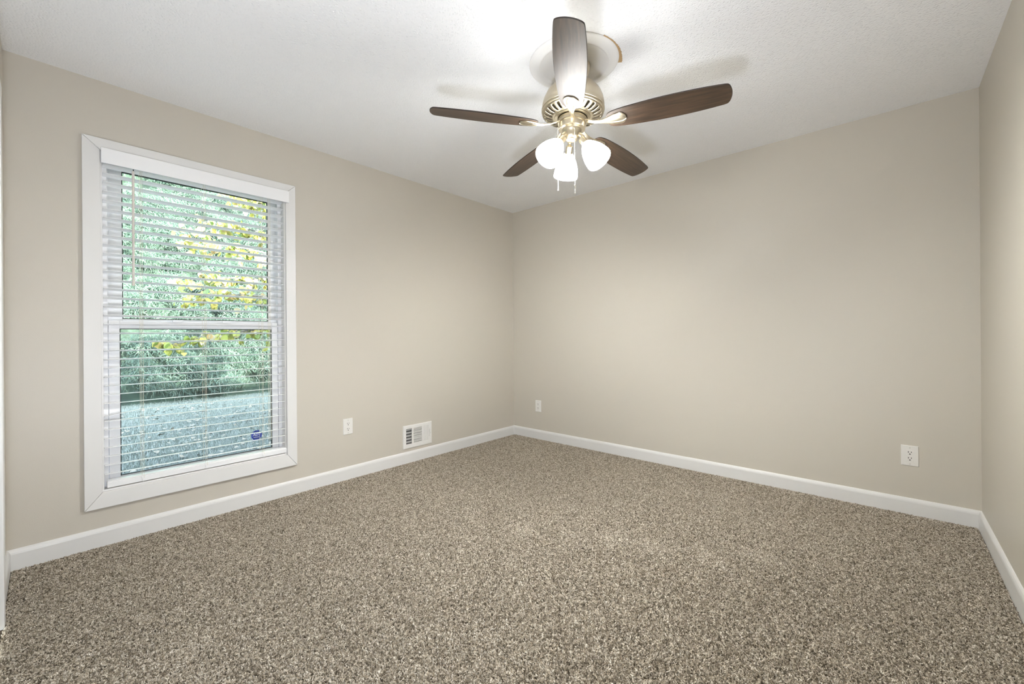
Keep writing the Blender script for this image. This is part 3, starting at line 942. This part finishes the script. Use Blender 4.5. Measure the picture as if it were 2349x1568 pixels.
# fallen leaves
def leaf_shape(nx_=3):
    # heart-ish leaf in local (u along, v across), folded along the midrib
    u = [0, .10, .35, .65, .88, 1.0]; wv = [0.0, .34, .50, .40, .18, 0.0]
    return u, wv
LU, LWV = leaf_shape()
def leaves_mesh(name, P, size, D, Nn, material, tint, fold=.25, parent=None):
    """P (n,3) base points, D directions, Nn normals: one folded leaf each"""
    n = len(P)
    S = np.cross(Nn, D); S /= np.linalg.norm(S, axis=1)[:, None]
    Nn = np.cross(D, S)
    K = len(LU)
    V = np.zeros((n, 3 * K, 3))
    for i, (u, w_) in enumerate(zip(LU, LWV)):
        mid = P + D * (u * size)[:, None] - Nn * (.18 * u * u * size)[:, None]
        V[:, 3 * i] = mid - S * (w_ * size)[:, None] + Nn * (fold * w_ * size)[:, None]
        V[:, 3 * i + 1] = mid
        V[:, 3 * i + 2] = mid + S * (w_ * size)[:, None] + Nn * (fold * w_ * size)[:, None]
    fl = []
    for i in range(K - 1):
        a = 3 * i; b2 = a + 3
        fl += [(a, a + 1, b2 + 1, b2), (a + 1, a + 2, b2 + 2, b2 + 1)]
    F = (np.array(fl)[None] + (np.arange(n) * 3 * K)[:, None, None]).reshape(-1, 4)
    me = bpy.data.meshes.new(name)
    me.vertices.add(n * 3 * K); me.vertices.foreach_set('co', V.reshape(-1).astype(np.float32))
    me.loops.add(F.size); me.loops.foreach_set('vertex_index', F.reshape(-1).astype(np.int32))
    me.polygons.add(len(F)); me.polygons.foreach_set('loop_start', (np.arange(len(F)) * 4).astype(np.int32))
    me.update(calc_edges=True)
    at = me.attributes.new('tint', 'FLOAT', 'POINT')
    at.data.foreach_set('value', np.repeat(tint, 3 * K).astype(np.float32))
    me.materials.append(material)
    o = bpy.data.objects.new(name, me); COL.objects.link(o)
    if parent is not None: o.parent = parent
    return o
def unit(a): return a / np.linalg.norm(a, axis=1)[:, None]
nl = 700
P = np.stack([-2.4 - 5.9 * rng.random(nl), rng.uniform(-6, -.4, nl), np.full(nl, GZ + .055)], 1)
D = unit(np.stack([rng.normal(size=nl), rng.normal(size=nl), rng.normal(0, .15, nl)], 1))
Nn = unit(np.stack([rng.normal(0, .25, nl), rng.normal(0, .25, nl), np.ones(nl)], 1))
fo = leaves_mesh('fallen_leaves', P, rng.uniform(.03, .075, nl), D, Nn, M['litter'], rng.random(nl))
tag(fo, 'pale dry leaves scattered over the lawn outside', 'fallen leaves', kind='stuff')

# evergreen trees on the slope
def blades_mesh(name, A, B, W_, material, tint, parent):
    """thin drooping needle sprays from A to B (three-point strips)"""
    n = len(A)
    d = B - A; S = unit(np.cross(d, rng.normal(size=(n, 3)))) * W_[:, None]
    mid = (A + B) / 2 + np.array([0, 0, 1.0]) * (.12 * np.linalg.norm(d, axis=1))[:, None]
    V = np.stack([A - S * .5, A + S * .5, mid - S, mid + S, B], 1)
    quads = np.array([(0, 1, 3, 2)])
    me = bpy.data.meshes.new(name)
    me.vertices.add(n * 5); me.vertices.foreach_set('co', V.reshape(-1).astype(np.float32))
    base = (np.arange(n) * 5)[:, None]
    lv = np.concatenate([base + np.array([[0, 1, 3, 2]]), base + np.array([[2, 3, 4]])], 1).reshape(-1)
    me.loops.add(len(lv)); me.loops.foreach_set('vertex_index', lv.astype(np.int32))
    st_ = np.stack([np.arange(n) * 7, np.arange(n) * 7 + 4], 1).reshape(-1)
    me.polygons.add(2 * n); me.polygons.foreach_set('loop_start', st_.astype(np.int32))
    me.update(calc_edges=True)
    at = me.attributes.new('tint', 'FLOAT', 'POINT'); at.data.foreach_set('value', np.repeat(tint, 5).astype(np.float32))
    me.materials.append(material)
    o = bpy.data.objects.new(name, me); COL.objects.link(o)
    if parent is not None: o.parent = parent
    return o
def bank_foliage(seed):
    """drooping needle sprays covering the whole bank, too dense to count"""
    g = np.random.default_rng(seed)
    A = []; B = []; T = []; W_ = []
    for i in range(720):
        y = g.uniform(-6.5, 4.2); t = g.random() ** .8 * 6.5
        x = -9.45 - t
        z = hz(x, y) + g.uniform(0.0, .5)
        ln_ = g.uniform(.5, 1.15)
        az = g.normal(0, .7)
        dirv = np.array([np.cos(az), np.sin(az), 0]); side = np.array([-np.sin(az), np.cos(az), 0])
        ns_ = 560
        s_ = g.random(ns_) ** .8
        rr = s_ * ln_
        up = .9 * rr - .95 * rr ** 2 / ln_
        base = np.array([x, y, z]) + dirv * (rr * .8)[:, None] + side * (g.normal(size=ns_) * .20 * (rr + .25))[:, None] + np.array([0, 0, 1.0]) * (up + .10 * g.normal(size=ns_))[:, None]
        dd = dirv * g.uniform(.1, .9, ns_)[:, None] + side * g.normal(0, .6, ns_)[:, None] + np.array([0, 0, -1.0]) * g.uniform(.0, 1.2, ns_)[:, None]
        dd = unit(dd) * g.uniform(.08, .22, ns_)[:, None]
        A.append(base); B.append(base + dd)
        shade_ = g.uniform(-.2, .2) + min(.25, .1 * t) - .1  # random clump tone, plus shadow at the bank's foot put into the tint
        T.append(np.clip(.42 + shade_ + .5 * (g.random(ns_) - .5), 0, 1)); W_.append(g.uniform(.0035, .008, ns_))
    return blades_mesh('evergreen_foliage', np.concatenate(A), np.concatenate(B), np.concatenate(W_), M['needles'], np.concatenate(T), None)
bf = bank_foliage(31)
tag(bf, 'dense drooping green foliage covering the bank beyond the lawn', 'foliage', kind='stuff')

# autumn tree: trunk to the right of the window, limbs reaching left in front of it
tree = empty('yellow_leaf_tree', (-3.6, .35, GZ))
tag(tree, 'yellow leaved autumn tree whose branches reach across outside the window', 'tree')
TO = Vector(tree.location)
g = np.random.default_rng(5)
t = MB(); t.tube([(0, 0, -.1), (.02, -.05, 1.2), (-.05, -.1, 2.4), (0, -.05, 4.2)], [.11, .09, .075, .03], 12)
t.build('trunk', M['bark'], tree, smooth=True)
limbs = []
# (attach height, end offset (dx,dy,dz from tree origin)), real-size limbs
for (za, ex_, ey_, ez_) in [(1.5, -.2, -2.75, 1.45), (1.7, .4, -2.7, 2.05), (2.0, -.5, -2.55, 2.35), (2.2, .2, -2.6, 2.75), (2.4, -.3, -2.35, 3.15), (2.7, .3, -2.2, 3.45), (3.0, -.4, -1.9, 3.6), (2.0, .5, -1.6, 2.35), (2.3, -.6, -1.5, 2.75), (2.6, .5, -1.5, 3.2), (3.2, .1, -1.4, 3.8), (1.5, .3, -1.7, 1.75), (1.6, -.2, -1.2, 2.0), (2.8, -.9, .9, 3.6), (2.4, .8, .9, 3.2), (3.2, .0, .9, 4.1), (2.1, .4, .7, 2.7)]:
    a = Vector((0, -.06, za)); c = Vector((ex_, ey_, ez_)); mid = a.lerp(c, .5) + Vector((0, 0, .22))
    limbs.append([a, a.lerp(mid, .5) + Vector((0, 0, .08)), mid, mid.lerp(c, .5) + Vector((0, 0, .04)), c])
t = MB(); LP = []; LD = []
for lb in limbs:
    t.tube(lb, [.026, .02, .014, .009, .003], 6)
    for i in range(70):
        s_ = .18 + .82 * g.random() ** .75
        f_ = s_ * 4; k = min(int(f_), 3); p = lb[k].lerp(lb[k + 1], f_ - k)
        dr = Vector((g.normal() * .8, g.normal() * .8 - .3, g.normal() * .35 - .12)).normalized()
        L_ = g.uniform(.10, .38)
        q = p + dr * L_ + Vector((0, 0, -.05 * L_))
        t.tube([p, p.lerp(q, .5) + Vector((0, 0, .02)), q], [.0035, .0025, .0012], 4)
        for j in range(int(3 + 3 * g.random())):
            LP.append(p.lerp(q, g.uniform(.35, 1.0))); LD.append((dr.x * .5 + g.normal() * .5, dr.y * .5 + g.normal() * .5, -.45 - .7 * g.random()))
t.build('branches', M['bark'], tree, smooth=True)
LP = np.array(LP); LD = unit(np.array(LD)); nl = len(LP)
Nn = unit(g.normal(size=(nl, 3)) + np.array([.5, 0, .8]))
tint = np.clip(g.beta(2.0, 2.2, nl), 0, 1)
leaves_mesh('leaves', LP, g.uniform(.05, .095, nl), LD, Nn, M['yellow'], tint, .22, tree)
# house roof and outer walls, unseen, added to keep the sun off the lawn
b_ = MB(); b_.box((WID, TH + .002, GZ - .1), (WID + TH, 14, H + .2)); b_.box((WID, -9, GZ - .1), (WID + TH, -LEN - TH - .002, H + .2)); b_.box((-TH, -9, GZ - .1), (0, -LEN - TH - .002, H + .2)); b_.box((-TH, TH + .002, GZ - .1), (0, 14, H + .2)); b_.box((-TH, -LEN - TH, GZ - .1), (0, TH, -.145))
tag(b_.build('wall_sun_block', M['siding']), kind='structure')
b_ = MB(); b_.add([(-.55, -9, H + .21), (-.55, 14, H + .21), (3.7, 14, H + .21), (3.7, -9, H + .21), (-.55, -9, H + .36), (-.55, 14, H + .36), (3.7, 14, H + 1.74), (3.7, -9, H + 1.74)],
    [(0, 1, 2, 3), (4, 7, 6, 5), (0, 4, 5, 1), (1, 5, 6, 2), (2, 6, 7, 3), (3, 7, 4, 0)])
tag(b_.build('roof_sun_block', M['siding']), kind='structure')
